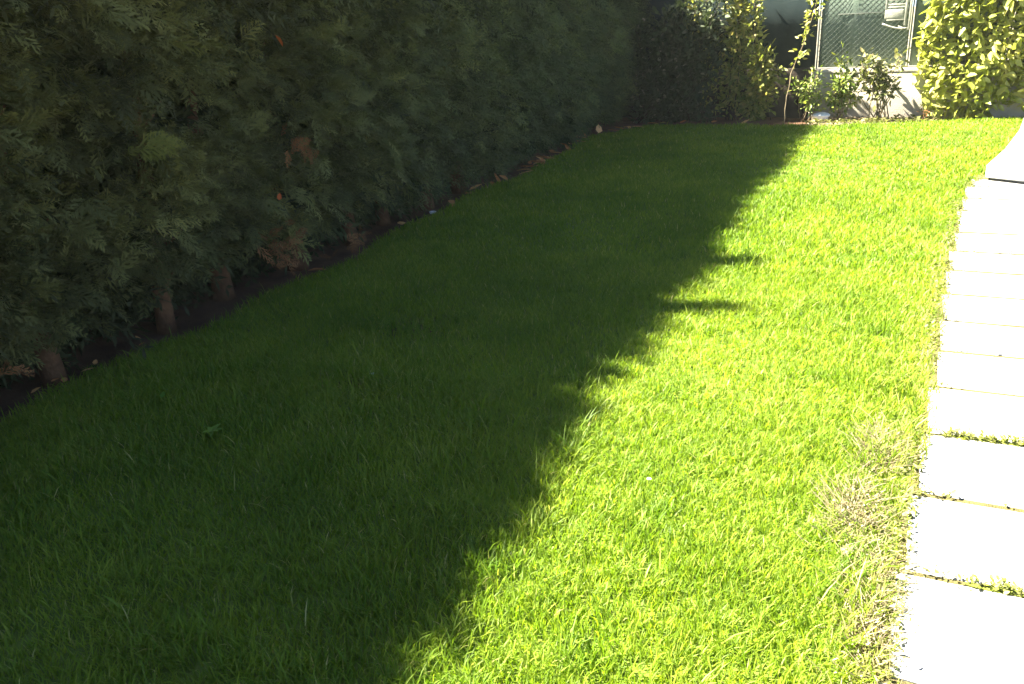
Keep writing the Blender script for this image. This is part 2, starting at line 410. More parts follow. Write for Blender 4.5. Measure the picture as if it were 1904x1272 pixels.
# ------------------------------------------------------------------ the conifer hedge
HF = -3.47                      # face of the hedge
HOLES = [(3.36, 1.23, 0.25, 0.18), (2.80, 1.02, 0.13, 0.14), (2.62, 0.86, 0.08, 0.07), (5.65, 1.36, 0.13, 0.12), (4.55, 1.62, 0.10, 0.08), (3.05, 0.62, 0.10, 0.07), (5.0, 0.8, 0.08, 0.10)]
def crown_mesh(seed, top=2.72, at=None, near=True):
    """one clipped conifer of the hedge: local x=0 is the face, y=0 the trunk line"""
    mb = MB()
    hw = 0.40
    temps = SPRAYS if near else SPRAYS_FAR
    def surf(y, z):
        b = 0.16 * (vnoise(y * 3.2 + seed * 7, z * 3.0 + seed * 3, 31) - .5) + 0.13 * (vnoise(y * 8 + seed * 5, z * 8, 32) - .5)
        b = b - 0.10 * np.clip((np.abs(y) - 0.20) / 0.2, 0, 1) ** 2
        return b - (0.30 if near else 0.20) * np.clip((0.60 - z) / 0.5, 0, 1) ** 1.4
    def inhole(y, z, x):
        m = np.zeros(len(y), bool)
        if at is None: return m
        d = np.clip(-x, 0, 0.8)
        for a, b, ry, rz in HOLES:
            yy = (y + at - a - 0.9 * d) / ry; zz = (z - b + 0.12 * d) / rz
            m |= (yy ** 2 + zz ** 2 < 1 + 0.35 * np.sin(5 * y + 9 * z + a)) & (d < 0.48)
        return m
    # face: three shells, outermost with the free, longer tips
    for n, dep, l0, l1 in ((820 if near else 560, 0.00, 0.10, 0.20), (620 if near else 420, 0.09, 0.13, 0.22), (380, 0.22, 0.18, 0.28)):
        y = rng.uniform(-hw, hw, n); z = rng.uniform((0.27 if near else 0.10) + 0.06 * np.sin(seed * 2.1), top, n)
        x = surf(y, z) - dep - rng.uniform(0.02, 0.13, n)
        k = ~inhole(y, z, x)
        k &= rng.random(n) > 0.55 * (vnoise(y * 9 + seed, z * 9 + 3, 33) < 0.30) * (dep < 0.05)
        y, z, x = y[k], z[k], x[k]; n2 = len(y)
        D = np.stack([rng.uniform(0.35, 1.0, n2), rng.normal(0.10, 0.75, n2), rng.normal(0.18, 0.50, n2)], -1)
        Nn = np.stack([rng.normal(0.35, 0.35, n2), rng.normal(0, 0.45, n2), rng.uniform(0.3, 1.0, n2)], -1)
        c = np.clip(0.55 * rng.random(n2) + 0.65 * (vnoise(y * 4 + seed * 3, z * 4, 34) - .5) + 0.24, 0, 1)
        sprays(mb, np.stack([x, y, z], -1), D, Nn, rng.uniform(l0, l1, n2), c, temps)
    # inside and back
    n = 1050
    y = rng.uniform(-hw - .03, hw + .03, n); z = rng.uniform(0.24, top - .05, n); x = rng.uniform(-0.95, -0.30, n)
    k = ~inhole(y, z, x)
    y, z, x = y[k], z[k], x[k]; n = len(y)
    D = np.stack([rng.normal(0, 1, n), rng.normal(0, 1, n), rng.normal(0.2, .5, n)], -1)
    Nn = np.stack([rng.normal(0.6, .5, n), rng.normal(0, .6, n), rng.normal(0.5, .6, n)], -1)
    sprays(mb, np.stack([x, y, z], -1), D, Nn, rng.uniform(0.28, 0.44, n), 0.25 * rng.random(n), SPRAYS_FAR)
    if near:
        n = 420
        y = rng.uniform(-hw - .03, hw + .03, n); z = rng.uniform(0.4, 2.3, n); x = rng.uniform(-1.05, -0.72, n)
        sprays(mb, np.stack([x, y, z], -1), rng.normal(0, 1, (n, 3)), rng.normal(0, 1, (n, 3)) + (0.8, 0, -.6), rng.uniform(0.30, 0.44, n), 0.2 * rng.random(n), SPRAYS_FAR)
    # low skirt at the back
    n = 420
    y = rng.uniform(-hw - .03, hw + .03, n); z = rng.uniform(-0.02, 0.6, n); x = rng.uniform(-1.0, -0.62, n)
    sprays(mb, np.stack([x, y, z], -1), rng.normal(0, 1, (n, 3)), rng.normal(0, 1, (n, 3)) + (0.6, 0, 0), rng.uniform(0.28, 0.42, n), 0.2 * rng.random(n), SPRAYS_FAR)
    # clipped top, slightly ragged
    n = 800
    y = rng.uniform(-hw - .04, hw + .04, n); x = rng.uniform(-0.9, 0.0, n); z = top - rng.uniform(0.0, 0.20, n)
    D = np.stack([rng.normal(0.15, .5, n), rng.normal(0, .5, n), rng.uniform(0.3, 1.0, n)], -1)
    Nn = rng.normal(0, 1, (n, 3))
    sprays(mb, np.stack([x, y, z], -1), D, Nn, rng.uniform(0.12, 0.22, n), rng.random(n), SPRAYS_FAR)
    n = 600
    y = rng.uniform(-hw - .04, hw + .04, n); x = rng.uniform(-0.75, -0.08, n); z = top - rng.uniform(0.15, 1.0, n)
    sprays(mb, np.stack([x, y, z], -1), rng.normal(0, 1, (n, 3)), rng.normal(0, 1, (n, 3)), rng.uniform(0.26, 0.38, n), 0.3 * rng.random(n), SPRAYS_FAR)
    # the branches that carry the sprays
    return mb

def leaders(mb, y, top, h, n=4, x=-0.12):
    """unclipped shoots standing above the top"""
    for k in range(n):
        p = np.array([x + rng.normal(0, .03), y + rng.normal(0, .05), top - 0.15]); q = p + np.array([rng.normal(0.03, .03), rng.normal(0, .03), h * rng.uniform(.65, 1)])
        m = 44
        t = np.linspace(0, 1, m)[:, None]
        P = p + (q - p) * t
        D = np.stack([rng.normal(0, .6, m), rng.normal(0, .6, m), rng.uniform(.3, .9, m)], -1)
        sprays(mb, P, D, rng.normal(0, 1, (m, 3)), 0.19 - 0.09 * t[:, 0], rng.random(m), SPRAYS_FAR)

def trunk_mesh(seed, h=2.2, rad=0.055):
    mb = MB()
    m = 9
    z = np.linspace(-0.05, h, m)
    lean = rng.normal(0, 0.03, 2)
    P = np.stack([lean[0] * z + 0.012 * np.sin(z * 4 + seed), lean[1] * z + 0.012 * np.cos(z * 3 + seed), z], -1)
    rads = rad * np.array([1.35, 1.08, 0.98, .9, .78, .66, .52, .38, .22])
    tube(mb, P, rads, 9, wob=0.10)
    for k in range(14):
        zz = rng.uniform(0.25, h * .9); a = rng.uniform(0, 2 * np.pi)
        d = np.array([math.cos(a), math.sin(a), 0.45])
        b = np.array([lean[0] * zz, lean[1] * zz, zz]); L = rng.uniform(.10, .22)
        tube(mb, [b, b + d * L * .5, b + d * L + (0, 0, .05)], [0.014, 0.010, 0.004], 5, wob=.1)
    return mb.mesh("trunk", M_bark, True)

hedge = empty("conifer_hedge", (HF, 2.5, 0), "long dark green clipped conifer hedge on reddish trunks along the shaded side of the lawn", "hedge")
HOLE_AT = 3.37
crown_meshes = []
for s in range(5):
    mbc = crown_mesh(s + 1)
    if s == 1: leaders(mbc, 0.0, 2.72, 0.12, 2)
    crown_meshes.append(mbc.mesh("conifer", M_conifer))
far_meshes = [crown_mesh(s + 20, near=False).mesh("conifer", M_conifer) for s in range(3)]
trunk_meshes = [trunk_mesh(s, rad=0.046 + 0.008 * (s % 3)) for s in range(4)]
# trunk lines along the hedge (those seen in the photo first)
TRUNKS = [-1.9, -1.2, -0.5, 0.15, 0.75, 1.35, 1.93, 2.52, 3.27, 3.85, 4.50, 5.15, 5.75, 6.30, 6.95, 7.60, 8.25, 8.90, 9.55, 10.2, 10.85, 11.5, 12.15]
CR = {}
for i, y in enumerate(TRUNKS):
    if 1.5 < y < 6.0:
        mbc = crown_mesh(40 + i, at=y)
        if abs(y - 3.85) < .01: leaders(mbc, -0.22, 2.74, 0.78, 8)
        if abs(y - 4.50) < .01: leaders(mbc, 0.02, 2.74, 0.58, 6)
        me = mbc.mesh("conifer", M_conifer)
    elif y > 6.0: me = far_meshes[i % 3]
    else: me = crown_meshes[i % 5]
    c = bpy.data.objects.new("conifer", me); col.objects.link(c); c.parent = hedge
    c.location = (rng.normal(0, 0.03), y - 2.5, rng.normal(0, 0.02))
    c.scale = (1, 1, (1.015 if y < 10.5 else 0.81) + rng.normal(0, 0.005))
    CR[y] = c
    if -0.5 < y < 7.0:
        t = bpy.data.objects.new("trunk", trunk_meshes[i % 4]); col.objects.link(t); t.parent = c
        t.location = (-0.33 + rng.normal(0, 0.03) + (0.05 if abs(y - 2.52) < .01 else 0), 0, -c.location.z)
        t.rotation_euler = (0, 0, i * 1.9)
# dead brown patches, the pale frond beside the dark gap
def patch(name, mat, wy, wz, n, ry, rz, l0, l1, label, bias=(0.7, 0, 0.1), dx=0.05):
    mb = MB()
    P = np.stack([rng.uniform(-0.10, 0.02, n) + dx, rng.normal(0, ry, n), rng.normal(0, rz, n)], -1)
    D = np.stack([rng.uniform(.3, 1, n) * bias[0], rng.normal(bias[1], .5, n), rng.normal(bias[2], .4, n)], -1)
    sprays(mb, P, D, np.stack([rng.normal(.5, .3, n), rng.normal(0, .3, n), rng.uniform(.2, .8, n)], -1), rng.uniform(l0, l1, n), rng.random(n))
    o = mb.obj(name, mat, hedge, (0, wy - 2.5, wz))
    o["label"] = label
    return o
patch("dead_foliage", M_dead, 3.98, 0.33, 26, 0.07, 0.06, 0.07, 0.14, "rusty brown dead patch low in the hedge")
patch("dead_foliage", M_dead, 4.27, 0.90, 16, 0.07, 0.03, 0.06, 0.12, "brown dead patch halfway up the hedge")
patch("dead_foliage", M_dead, 4.6, 0.16, 12, 0.12, 0.03, 0.06, 0.12, "brown dead twigs at the hedge foot")
patch("dead_foliage", M_dead, 2.10, 0.30, 8, 0.05, 0.03, 0.05, 0.10, "brown dead twigs at the near end of the hedge")
mb = MB()
n = 9
P = np.stack([np.linspace(-.02, .10, n), np.linspace(-.03, .06, n), np.linspace(0, .06, n)], -1) + rng.normal(0, .012, (n, 3))
sprays(mb, P, np.tile((0.55, 0.75, 0.28), (n, 1)) + rng.normal(0, .22, (n, 3)), np.tile((0.8, -.3, 0.5), (n, 1)) + rng.normal(0, .12, (n, 3)), rng.uniform(.10, .19, n), rng.random(n))
mb.obj("frond", M_conifer_pale, hedge, (0.07, 2.98 - 2.5, 1.06))["label"] = "pale yellow green frond sticking out beside the dark gap"

# ------------------------------------------------------------------ dry leaves: on the soil and in the hedge
def leaf_thing(name, loc, length, width, mat, rotz, tilt, curl, label, cat, group=None, z=0.02, rn=None):
    mb = MB()
    d = np.array([[math.cos(rotz) * math.cos(tilt), math.sin(rotz) * math.cos(tilt), math.sin(tilt)]])
    leaves(mb, np.zeros((1, 3)) - d * length / 2, d, np.array([[0.15 * math.sin(rotz), 0.2, 1.0]]), length, width, curl, rng.random() if rn is None else rn)
    o = mb.obj(name, mat, None, (loc[0], loc[1], z), True)
    return tag(o, label, cat, group)
G_LIT = "dry leaves fallen along the foot of the hedge"
LIT = [(-3.5, 8.05), (-3.5, 8.9), (-3.5, 9.5), (-3.5, 9.9), (-3.5, 7.35), (-3.5, 8.28), (-3.5, 8.4), (-3.4, 10.7), (-3.3, 10.8), (-3.5, 8.15), (-3.5, 8.35), (-3.5, 8.45), (-3.5, 8.62), (-3.6, 8.2), (-3.5, 6.8), (-3.5, 9.2), (-3.43, 7.79), (-3.44, 8.06), (-3.54, 8.53), (-3.60, 8.58), (-3.50, 8.30), (-3.47, 7.95), (-3.64, 9.34), (-3.70, 10.16), (-3.38, 10.93), (-2.70, 11.25), (-3.46, 7.21), (-3.53, 7.01), (-3.46, 6.43), (-3.60, 5.6), (-3.62, 2.49), (-3.56, 2.46), (-3.63, 2.35), (-3.73, 3.02), (-3.65, 2.97), (-3.67, 2.70), (-3.60, 2.62), (-3.55, 4.4), (-3.58, 7.5), (-3.66, 9.0), (-3.55, 10.0), (-3.1, 11.25), (-2.3, 11.3), (-1.9, 11.25)]
for (x, y) in LIT:
    if y < 10.8: x = min(x, float(soil_edge(y)) - rng.uniform(-0.04, 0.07))
    s = 0.055 if y < 4 else 0.13
    leaf_thing("dry_leaf", (x, y), s * rng.uniform(.8, 1.5), s * rng.uniform(.32, .6), M_dry, rng.uniform(0, 6.3), rng.uniform(-.1, .45), rng.uniform(-.2, .35),
               "small dry brown leaf lying on the dark soil at the hedge foot", "dry leaf", G_LIT, z=0.05)
leaf_thing("dry_leaf", (-3.60, 10.45), 0.125, 0.105, M_pale, 1.9, 1.15, 0.1, "pale cream triangular leaf standing upright at the far hedge foot, brightest of the litter", "dry leaf", z=0.075)
leaf_thing("dry_leaf", (-3.45, 10.61), 0.20, 0.05, M_dry, -0.2, 0.05, 0.1, "long brown leaf lying just right of the pale triangular leaf", "dry leaf", z=0.04, rn=0.2)
leaf_thing("dry_leaf", (-3.21, 10.85), 0.18, 0.05, M_dry, -0.15, 0.08, 0.05, "tan curled leaf on the lawn edge near the far hedge corner", "dry leaf", z=0.05, rn=0.75)
leaf_thing("dry_leaf", (-3.58, 9.72), 0.17, 0.06, M_dry, -0.1, 0.05, 0.1, "tan leaf lying flat just left of the pale triangular leaf", "dry leaf", z=0.04, rn=0.8)
leaf_thing("dry_leaf", (-2.96, 11.2), 0.10, 0.05, M_climb, -0.1, 0.2, 0.1, "yellow green leaf on the soil in the shaded far corner", "dry leaf", z=0.05, rn=0.85)
leaf_thing("hanging_leaf", (HF + 0.13, 4.12), 0.075, 0.05, M_orange, 1.2, -0.9, 0.2, "bright orange dry leaf caught high in the hedge", "dry leaf", z=1.52)
leaf_thing("hanging_leaf", (HF + 0.13, 3.90), 0.045, 0.03, M_orange, 1.5, 1.2, 0.2, "small orange dry leaf caught in the lower middle of the hedge", "dry leaf", z=0.66)
# a pale pebble on the soil edge, petals and a weed in the grass
def pebble(name, loc, r, label, mat=M_stone, squash=.6):
    import bmesh
    bm = bmesh.new(); bmesh.ops.create_icosphere(bm, subdivisions=3, radius=1)
    for v in bm.verts:
        k = 1 + 0.22 * math.sin(v.co.x * 3.1 + loc[0] * 9) * math.cos(v.co.y * 2.7 + loc[1] * 5) + 0.1 * math.sin(v.co.z * 6)
        v.co = Vector((v.co.x * r * k * 1.25, v.co.y * r * k, v.co.z * r * squash * k))
    mb = MB(); bm.verts.index_update()
    mb.add([v.co[:] for v in bm.verts], [np.array([[v.index for v in f.verts] for f in bm.faces])]); bm.free()
    o = mb.obj(name, mat, None, loc, True)
    return tag(o, label, "stone")
pebble("pebble", (-3.60, 6.09, 0.03), 0.022, "small pale pebble at the middle of the hedge foot")
pebble("stone", (-1.02, 11.62, 0.07), 0.085, "white rounded stone among low plants below the shrubs")
pebble("pebble", (-0.70, 2.51, 0.055), 0.0065, "tiny white pebble caught in the sunlit grass")
pebble("pebble", (-2.19, 3.01, 0.05), 0.007, "tiny pale pebble in the shaded grass")
mb = MB(); n = 9; a = np.linspace(0, 6.28, n, endpoint=False) + rng.normal(0, .2, n)
leaves(mb, np.zeros((n, 3)) + (0, 0, .045), np.stack([np.cos(a), np.sin(a), rng.uniform(.1, .6, n)], -1), np.tile((0, 0, 1.), (n, 1)), rng.uniform(.03, .055, n), rng.uniform(.016, .026, n), 0.2, rng.random(n))
tube(mb, [(0, 0, 0), (0.004, 0, .025), (0, 0, .05)], [.002, .002, .0015], 5)
tag(mb.obj("lawn_weed", M_weed, None, (-2.51, 2.28, 0.015)), "small bright green leafy weed in the shaded lawn", "weed")
leaf_thing("fallen_leaf", (-3.0, 2.49), 0.085, 0.022, M_weed, 2.2, 0.1, 0.15, "narrow green leaf lying in the shaded grass near the hedge", "leaf", z=0.065, rn=0.1)

# ------------------------------------------------------------------ paving slabs
JO = [1.36, 1.83, 2.295, 2.755, 3.215, 3.66, 4.08, 4.50, 4.93, 5.38, 5.80, 6.28, 6.91, 7.33, 7.77]
JO += [8.08]
JO = [0.44, 0.90] + JO
ORD = ["nearest", "second", "third", "fourth", "fifth", "sixth", "seventh", "eighth", "ninth", "tenth", "eleventh", "twelfth", "thirteenth", "fourteenth", "fifteenth", "sixteenth"]
idx = 0
for i in range(len(JO) - 1):
    y0, y1 = JO[i], JO[i + 1]
    xl = float(path_edge((y0 + y1) / 2)) + rng.normal(0, 0.006)
    if i == len(JO) - 2: xl -= 0.02
    for c in range(2):
        w = 0.46
        mb = MB()
        gap = float(np.interp(y1, [3.0, 3.5, 5.5, 7.0], [0.012, 0.011, 0.016, 0.023]))
        x0 = xl + c * (w + 0.016) - xl
        hx, hy = w / 2, (y1 - y0) / 2 - gap
        box(mb, -hx, hx, -hy, hy, -0.02, 0.0295 + rng.uniform(-.001, 0.001), 0.006)
        o = mb.obj("paving_slab", M_slab, None, (xl + c * (w + 0.016) + hx, (y0 + y1) / 2, 0.0))
        o.rotation_euler = (rng.normal(0, .004), rng.normal(0, .004), rng.normal(0, .006))
        side = "beside the lawn" if c == 0 else "in the outer row away from the lawn"
        if y1 < 1.4 :
            tag(o, "white concrete paving slab of the path, nearer than the frame shows", "paving slab", "white paving slabs of the garden path", "thing")
        elif c == 0:
            tag(o, f"white paving slab {side}, {ORD[i - 2]} counting from the nearest along the path" if i > 2 else "nearest white paving slab beside the lawn, cut by the bottom edge", "paving slab", "white paving slabs of the garden path", "thing")
        else:
            tag(o, f"white paving slab {side}, {ORD[max(i - 2, 0)]} counting from the nearest", "paving slab", "white paving slabs of the garden path", "thing")
# raised landing beyond the slabs
outl = [(0.64, 8.02), (0.67, 8.45), (0.87, 9.3), (1.09, 10.5), (1.22, 11.5), (3.4, 11.5), (3.4, 7.1), (1.6, 7.6), (0.95, 7.86)]
mb = MB(); n = len(outl)
def ringv(s, z): 
    c = np.mean(outl, axis=0)
    return [(*(c + (np.array(p) - c) * s), z) for p in outl]
V = ringv(0.955, -0.02) + ringv(0.955, 0.052) + ringv(1.0, 0.056) + ringv(1.0, 0.075) + ringv(0.996, 0.080)
F = []
for l in range(4):
    for k in range(n): F.append((l * n + k, l * n + (k + 1) % n, (l + 1) * n + (k + 1) % n, (l + 1) * n + k))
mb.add(V, [np.array(F)[:, ::-1], np.array([list(range(4 * n, 5 * n))[::-1]])])
o = mb.obj("landing_slab", M_slab); tag(o, "large white raised landing slab with an overhanging front edge beyond the path", "landing")

# ------------------------------------------------------------------ weeds along the path: stuff; dried clumps: things
mb = MB()
def ground_leaves(mb, x, y, l0, l1, rnd, z=0.02, up=(0.2, 1.0), wf=(.35, .7)):
    n = len(x); a = rng.uniform(0, 6.28, n)
    D = np.stack([np.cos(a), np.sin(a), rng.uniform(*up, n)], -1)
    L = rng.uniform(l0, l1, n)
    leaves(mb, np.stack([x, y, z + rng.uniform(0, .03, n)], -1), D, np.tile((0.1, 0, 1.), (n, 1)) + rng.normal(0, .2, (n, 3)), L, L * rng.uniform(*wf, n), rng.uniform(0, .4, n), rnd)
n = 3200
y = rng.uniform(1.0, 8.2, n); x = path_edge(y) - np.abs(rng.normal(0, 0.05, n)) + 0.018
k = vnoise(x * 3, y * 3.5, 41) > 0.42
ground_leaves(mb, x[k], y[k], .010, .024, rng.random(int(k.sum())))
for yj, x0, x1, m in ((3.215, 0.22, 0.62, 150), (2.755, 0.16, 0.27, 50), (2.755, .42, .6, 14), (2.295, 0.15, 0.45, 70), (3.66, .22, .3, 16), (5.80, .36, .48, 30), (5.80, .58, .68, 20), (5.38, .33, .5, 30), (7.33, .47, .58, 30), (7.77, .52, .75, 50), (4.5, .27, .36, 16), (4.08, .25, .5, 20), (6.91, .42, .48, 16)):
    ground_leaves(mb, rng.uniform(x0, x1, m), yj + rng.normal(0, .012, m), .009, .022, rng.uniform(.3, 1, m))
tag(mb.obj("path_weeds", M_dusty), "tiny yellow green weeds creeping along the slab edges and joints", "weeds", kind="stuff")
def joint_tuft(x0, x1, y, n, l0, l1, mat, label):
    mb = MB()
    x = rng.uniform(x0, x1, n); yy = rng.normal(0, .011, n)
    ground_leaves(mb, x - (x0 + x1) / 2, yy, l0, l1, rng.random(n), z=0.024, up=(0.3, 1.3))
    th = np.linspace(0, 2 * np.pi, 24, endpoint=False)
    mb.add(np.stack([(x1 - x0) * .52 * np.cos(th), .014 * np.sin(th), 0.030 + 0 * th], -1), [np.array([list(range(24))])], 0.1)
    tag(mb.obj("joint_weed", mat, None, ((x0 + x1) / 2, y, 0)), label, "weed")
joint_tuft(0.25, 0.58, 3.215, 330, .008, .022, M_tuft, "long strip of leafy yellow green weeds filling a joint between two near slabs")
joint_tuft(0.29, 0.46, 2.295, 110, .008, .022, M_tuft, "dusty weed tuft in the joint behind the nearest slab")
def straw_clump(loc, rx, ry, n, label):
    mb = MB()
    x = rng.normal(0, rx, n); y = rng.normal(0, ry, n)
    ground_leaves(mb, x, y, .007, .019, rng.random(n), z=0.025, up=(0.05, 1.4), wf=(.18, .4))
    th = np.linspace(0, 2 * np.pi, 26, endpoint=False); rr = 1.5 + 0.35 * np.sin(3 * th + loc[1] * 5) + rng.normal(0, .12, 26)
    ring = np.stack([rx * rr * np.cos(th), ry * rr * np.sin(th), 0.024 + 0 * th], -1)
    mb.add(np.concatenate([ring, [[0, 0, 0.034]]]), [np.array([[k, (k + 1) % 26, 26] for k in range(26)])], 0.05)
    for k in range(n):
        a = rng.uniform(0, 6.28); L = rng.uniform(.04, .10); p = np.array([rng.normal(0, rx), rng.normal(0, ry), 0.01])
        d = np.array([math.cos(a), math.sin(a), rng.uniform(.2, .9)])
        tube(mb, [p, p + d * L * .5 + (0, 0, .006), p + d * L], [.0013, .0012, .0007], 3, r=rng.random(), cap=False)
    tag(mb.obj("dried_weed", M_straw, None, (loc[0], loc[1], 0.0)), label, "dried weed", "dried weed clumps at the lawn edge")
straw_clump((0.04, 3.02), 0.038, 0.09, 380, "pale dried weed clump at the lawn edge, farthest of the three beside the slabs")
straw_clump((-0.02, 2.56), 0.045, 0.10, 520, "pale dried weed clump at the lawn edge, middle one of the three")
straw_clump((0.05, 2.08), 0.036, 0.17, 600, "bleached dried weed clump beside the nearest slabs, reaching to the bottom edge")
pebble("stone", (-0.02, 2.36, 0.022), 0.022, "tan flat stone in the dried weeds beside the slabs", M_tan, squash=.4)
n = 420
mb = MB(); x = rng.uniform(-1.15, 0.35, n); y = 11.62 + 0.3 * x * (x > -.9) - .25 * (x < -.9) + rng.normal(0, .10, n)
ground_leaves(mb, x, y, .03, .08, rng.random(n), z=0.01)
tag(mb.obj("bed_ground_cover", M_dusty), "low dusty yellow ground cover at the foot of the shrubs", "ground cover", kind="stuff")

# ------------------------------------------------------------------ low wall, screen fence, grille
WY = 12.0
mb = MB(); box(mb, -1.20, 3.6, WY, WY + 0.22, -0.05, 0.555, 0.012)
wall = mb.obj("low_wall", M_wall); tag(wall, "low cream rendered wall under the dark green fence", "wall")
mb = MB(); box(mb, -1.205, 3.605, WY - 0.006, WY + 0.225, 0.557, 0.60, 0.004); mb.obj("coping", M_wall, wall)
fence = empty("screen_fence", (0, WY + 0.12, 0.6), "dark grey green screen fence with thin pale posts on the low wall", "fence")
posts = [-4.45, -1.165, -0.085, 1.0, 2.1, 3.2]
for i in range(len(posts) - 1):
    a, b = posts[i] + 0.02, posts[i + 1] - 0.02
    # sheet with shallow pressed ribs
    m = 25; xs = np.linspace(a, b, m); prof = 0.0 * xs
    if i > 0: prof = prof - 0.012 * np.exp(-((xs + 0.76) / 0.05) ** 2)
    V = []
    for xx, pp in zip(xs, prof): V += [(xx, -0.012 + pp, 0.02), (xx, -0.012 + pp, 1.42), (xx, 0.004, 0.02), (xx, 0.004, 1.42)]
    F = []
    for k in range(m - 1):
        q = 4 * k
        F += [(q, q + 4, q + 5, q + 1), (q + 2, q + 3, q + 7, q + 6), (q + 1, q + 5, q + 7, q + 3), (q, q + 2, q + 6, q + 4)]
    F += [(0, 1, 3, 2), (4 * m - 4, 4 * m - 2, 4 * m - 1, 4 * m - 3)]
    mb = MB(); mb.add(V, [np.array(F)])
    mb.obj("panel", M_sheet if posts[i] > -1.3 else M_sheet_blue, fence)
for x in posts:
    mb = MB(); box(mb, x - 0.009, x + 0.009, -0.036, 0.02, -0.0, 1.46, 0.003)
    mb.obj("post", M_post, fence)
mb = MB()
for k in range(-21, 17):          # diamond wire mesh in front of the screen
    for sg in (1, -1):
        xa = -1.15 + 0.066 * k; xb = xa + 1.40
        z0_, z1_ = 0.02, 1.42
        if sg < 0: z0_, z1_ = z1_, z0_
        t0 = max(0, (-1.15 - xa) / 1.40); t1 = min(1, (-0.10 - xa) / 1.40)
        if t1 - t0 < 0.02: continue
        tube(mb, [(xa + 1.40 * t0, -0.019 - .002 * sg, z0_ + (z1_ - z0_) * t0), (xa + 1.40 * t1, -0.019 - .002 * sg, z0_ + (z1_ - z0_) * t1)], 0.0019, 4, cap=False)
mb.obj("wire_mesh", M_wire, fence)
mb = MB(); box(mb, -0.95, -0.42, -0.034, -0.0225, 0.656, 0.664, 0.002); mb.obj("rail", M_post, fence)
mb = MB(); box(mb, -4.5, -1.225, -0.04, 0.02, -0.62, 0.018, 0.006); mb.obj("kickboard", M_board, fence)
mb = MB(); box(mb, -4.45, 3.2, -0.03, 0.03, 1.461, 1.50, 0.006); mb.obj("top_rail", M_sheet, fence)

gr = empty("iron_grille", (-0.25, WY + 0.03, 1.0), "pale openwork metal grille with a curved lower bar in front of the fence's right post", "grille")
def bar(name, pts, rad, par, mat, sides=7):
    mb = MB(); tube(mb, pts, rad, sides); return mb.obj(name, mat, par, smooth=True)
t = np.linspace(0, 1, 9)
bar("curved_bar", np.stack([-0.17 + 0.30 * t, 0 * t - .02, 0.13 - 0.075 * np.sin(np.pi * (t * .62 + .0)) + 0.015 * t], -1), 0.012, gr, M_grille)
mb = MB(); box(mb, -0.15, 0.06, -0.035, -0.005, 0.185, 0.29, 0.006); mb.obj("plate", M_grille, gr)
mb = MB(); box(mb, 0.125, 0.150, -0.035, -0.005, 0.05, 0.72, 0.004); mb.obj("upright", M_grille, gr)
mb = MB(); box(mb, 0.075, 0.098, -0.035, -0.005, 0.10, 0.72, 0.004); mb.obj("upright", M_grille, gr)
mb = MB(); box(mb, -0.15, -0.128, -0.035, -0.005, 0.293, 0.72, 0.004); mb.obj("upright", M_grille, gr)
for z in (0.17, 0.315, 0.345, 0.40, 0.44, 0.50, 0.56, 0.62, 0.70):
    mb = MB(); box(mb, -0.126, 0.073, -0.032, -0.010, z - .009, z + .009, 0.003); mb.obj("crossbar", M_grille, gr)
th = np.linspace(0, 5.2, 16)
for (x, z) in ((-0.06, 0.335), (0.02, 0.44), (-0.07, 0.56), (0.02, 0.56)):
    rr = 0.036 * (1 - th / 9)
    bar("scroll", np.stack([x + rr * np.cos(th), 0 * th - .02, z + rr * np.sin(th)], -1), 0.006, gr, M_grille, 5)
th = np.linspace(0, 6.283, 13)
for z in (0.14, 0.27, 0.36, 0.46, 0.57):
    bar("ring", np.stack([0.112 + 0.010 * np.cos(th), 0 * th - .02, z + 0.035 * np.sin(th)], -1), 0.004, gr, M_grille, 5)
bar("spike", [(0.13, -.02, 0.06), (0.06, -.02, 0.075), (0.01, -.02, 0.10)], [0.010, 0.009, 0.002], gr, M_grille)

# ------------------------------------------------------------------ shrubs in the bed
def stems_and_leaves(root, stems, per, ll, mat, stem_mat, spread=0.06, stem_r=0.006, wfac=(.4, .6), start=0.25, smat_name="stem"):
    fb = MB()
    for pts in stems:
        pts = np.asarray(pts, float)
        # smooth the polyline
        tt = np.linspace(0, len(pts) - 1, 4 * (len(pts) - 1) + 1)
        P = np.stack([np.interp(tt, np.arange(len(pts)), pts[:, k]) for k in range(3)], -1)
        P[1:-1] += rng.normal(0, .006, (len(P) - 2, 3))
        sb = MB(); tube(sb, P, np.linspace(stem_r, stem_r * .35, len(P)), 6); sb.obj("stem", stem_mat, root, smooth=True)
        L = np.linalg.norm(np.diff(P, axis=0), axis=1).sum(); n = int(per * L)
        u = rng.uniform(start, 1.02, n); s = np.clip(u, 0, 1) * (len(P) - 1)
        B = np.stack([np.interp(s, np.arange(len(P)), P[:, k]) for k in range(3)], -1)
        off = rng.normal(0, 1, (n, 3)); off = norm(off) * rng.uniform(0, 1, (n, 1)) ** .6 * spread
        D = norm(off + 1e-4) + np.stack([0 * u, 0 * u - .15, rng.uniform(-.3, .6, n)], -1)
        ln = rng.uniform(*ll, n)
        leaves(fb, B + off, D, np.stack([rng.normal(-.5, .45, n), rng.normal(-.3, .4, n), rng.uniform(.3, 1, n)], -1), ln, ln * rng.uniform(*wfac, n), rng.uniform(-.1, .4, n), rng.random(n))
    return fb.obj("foliage", mat, root)

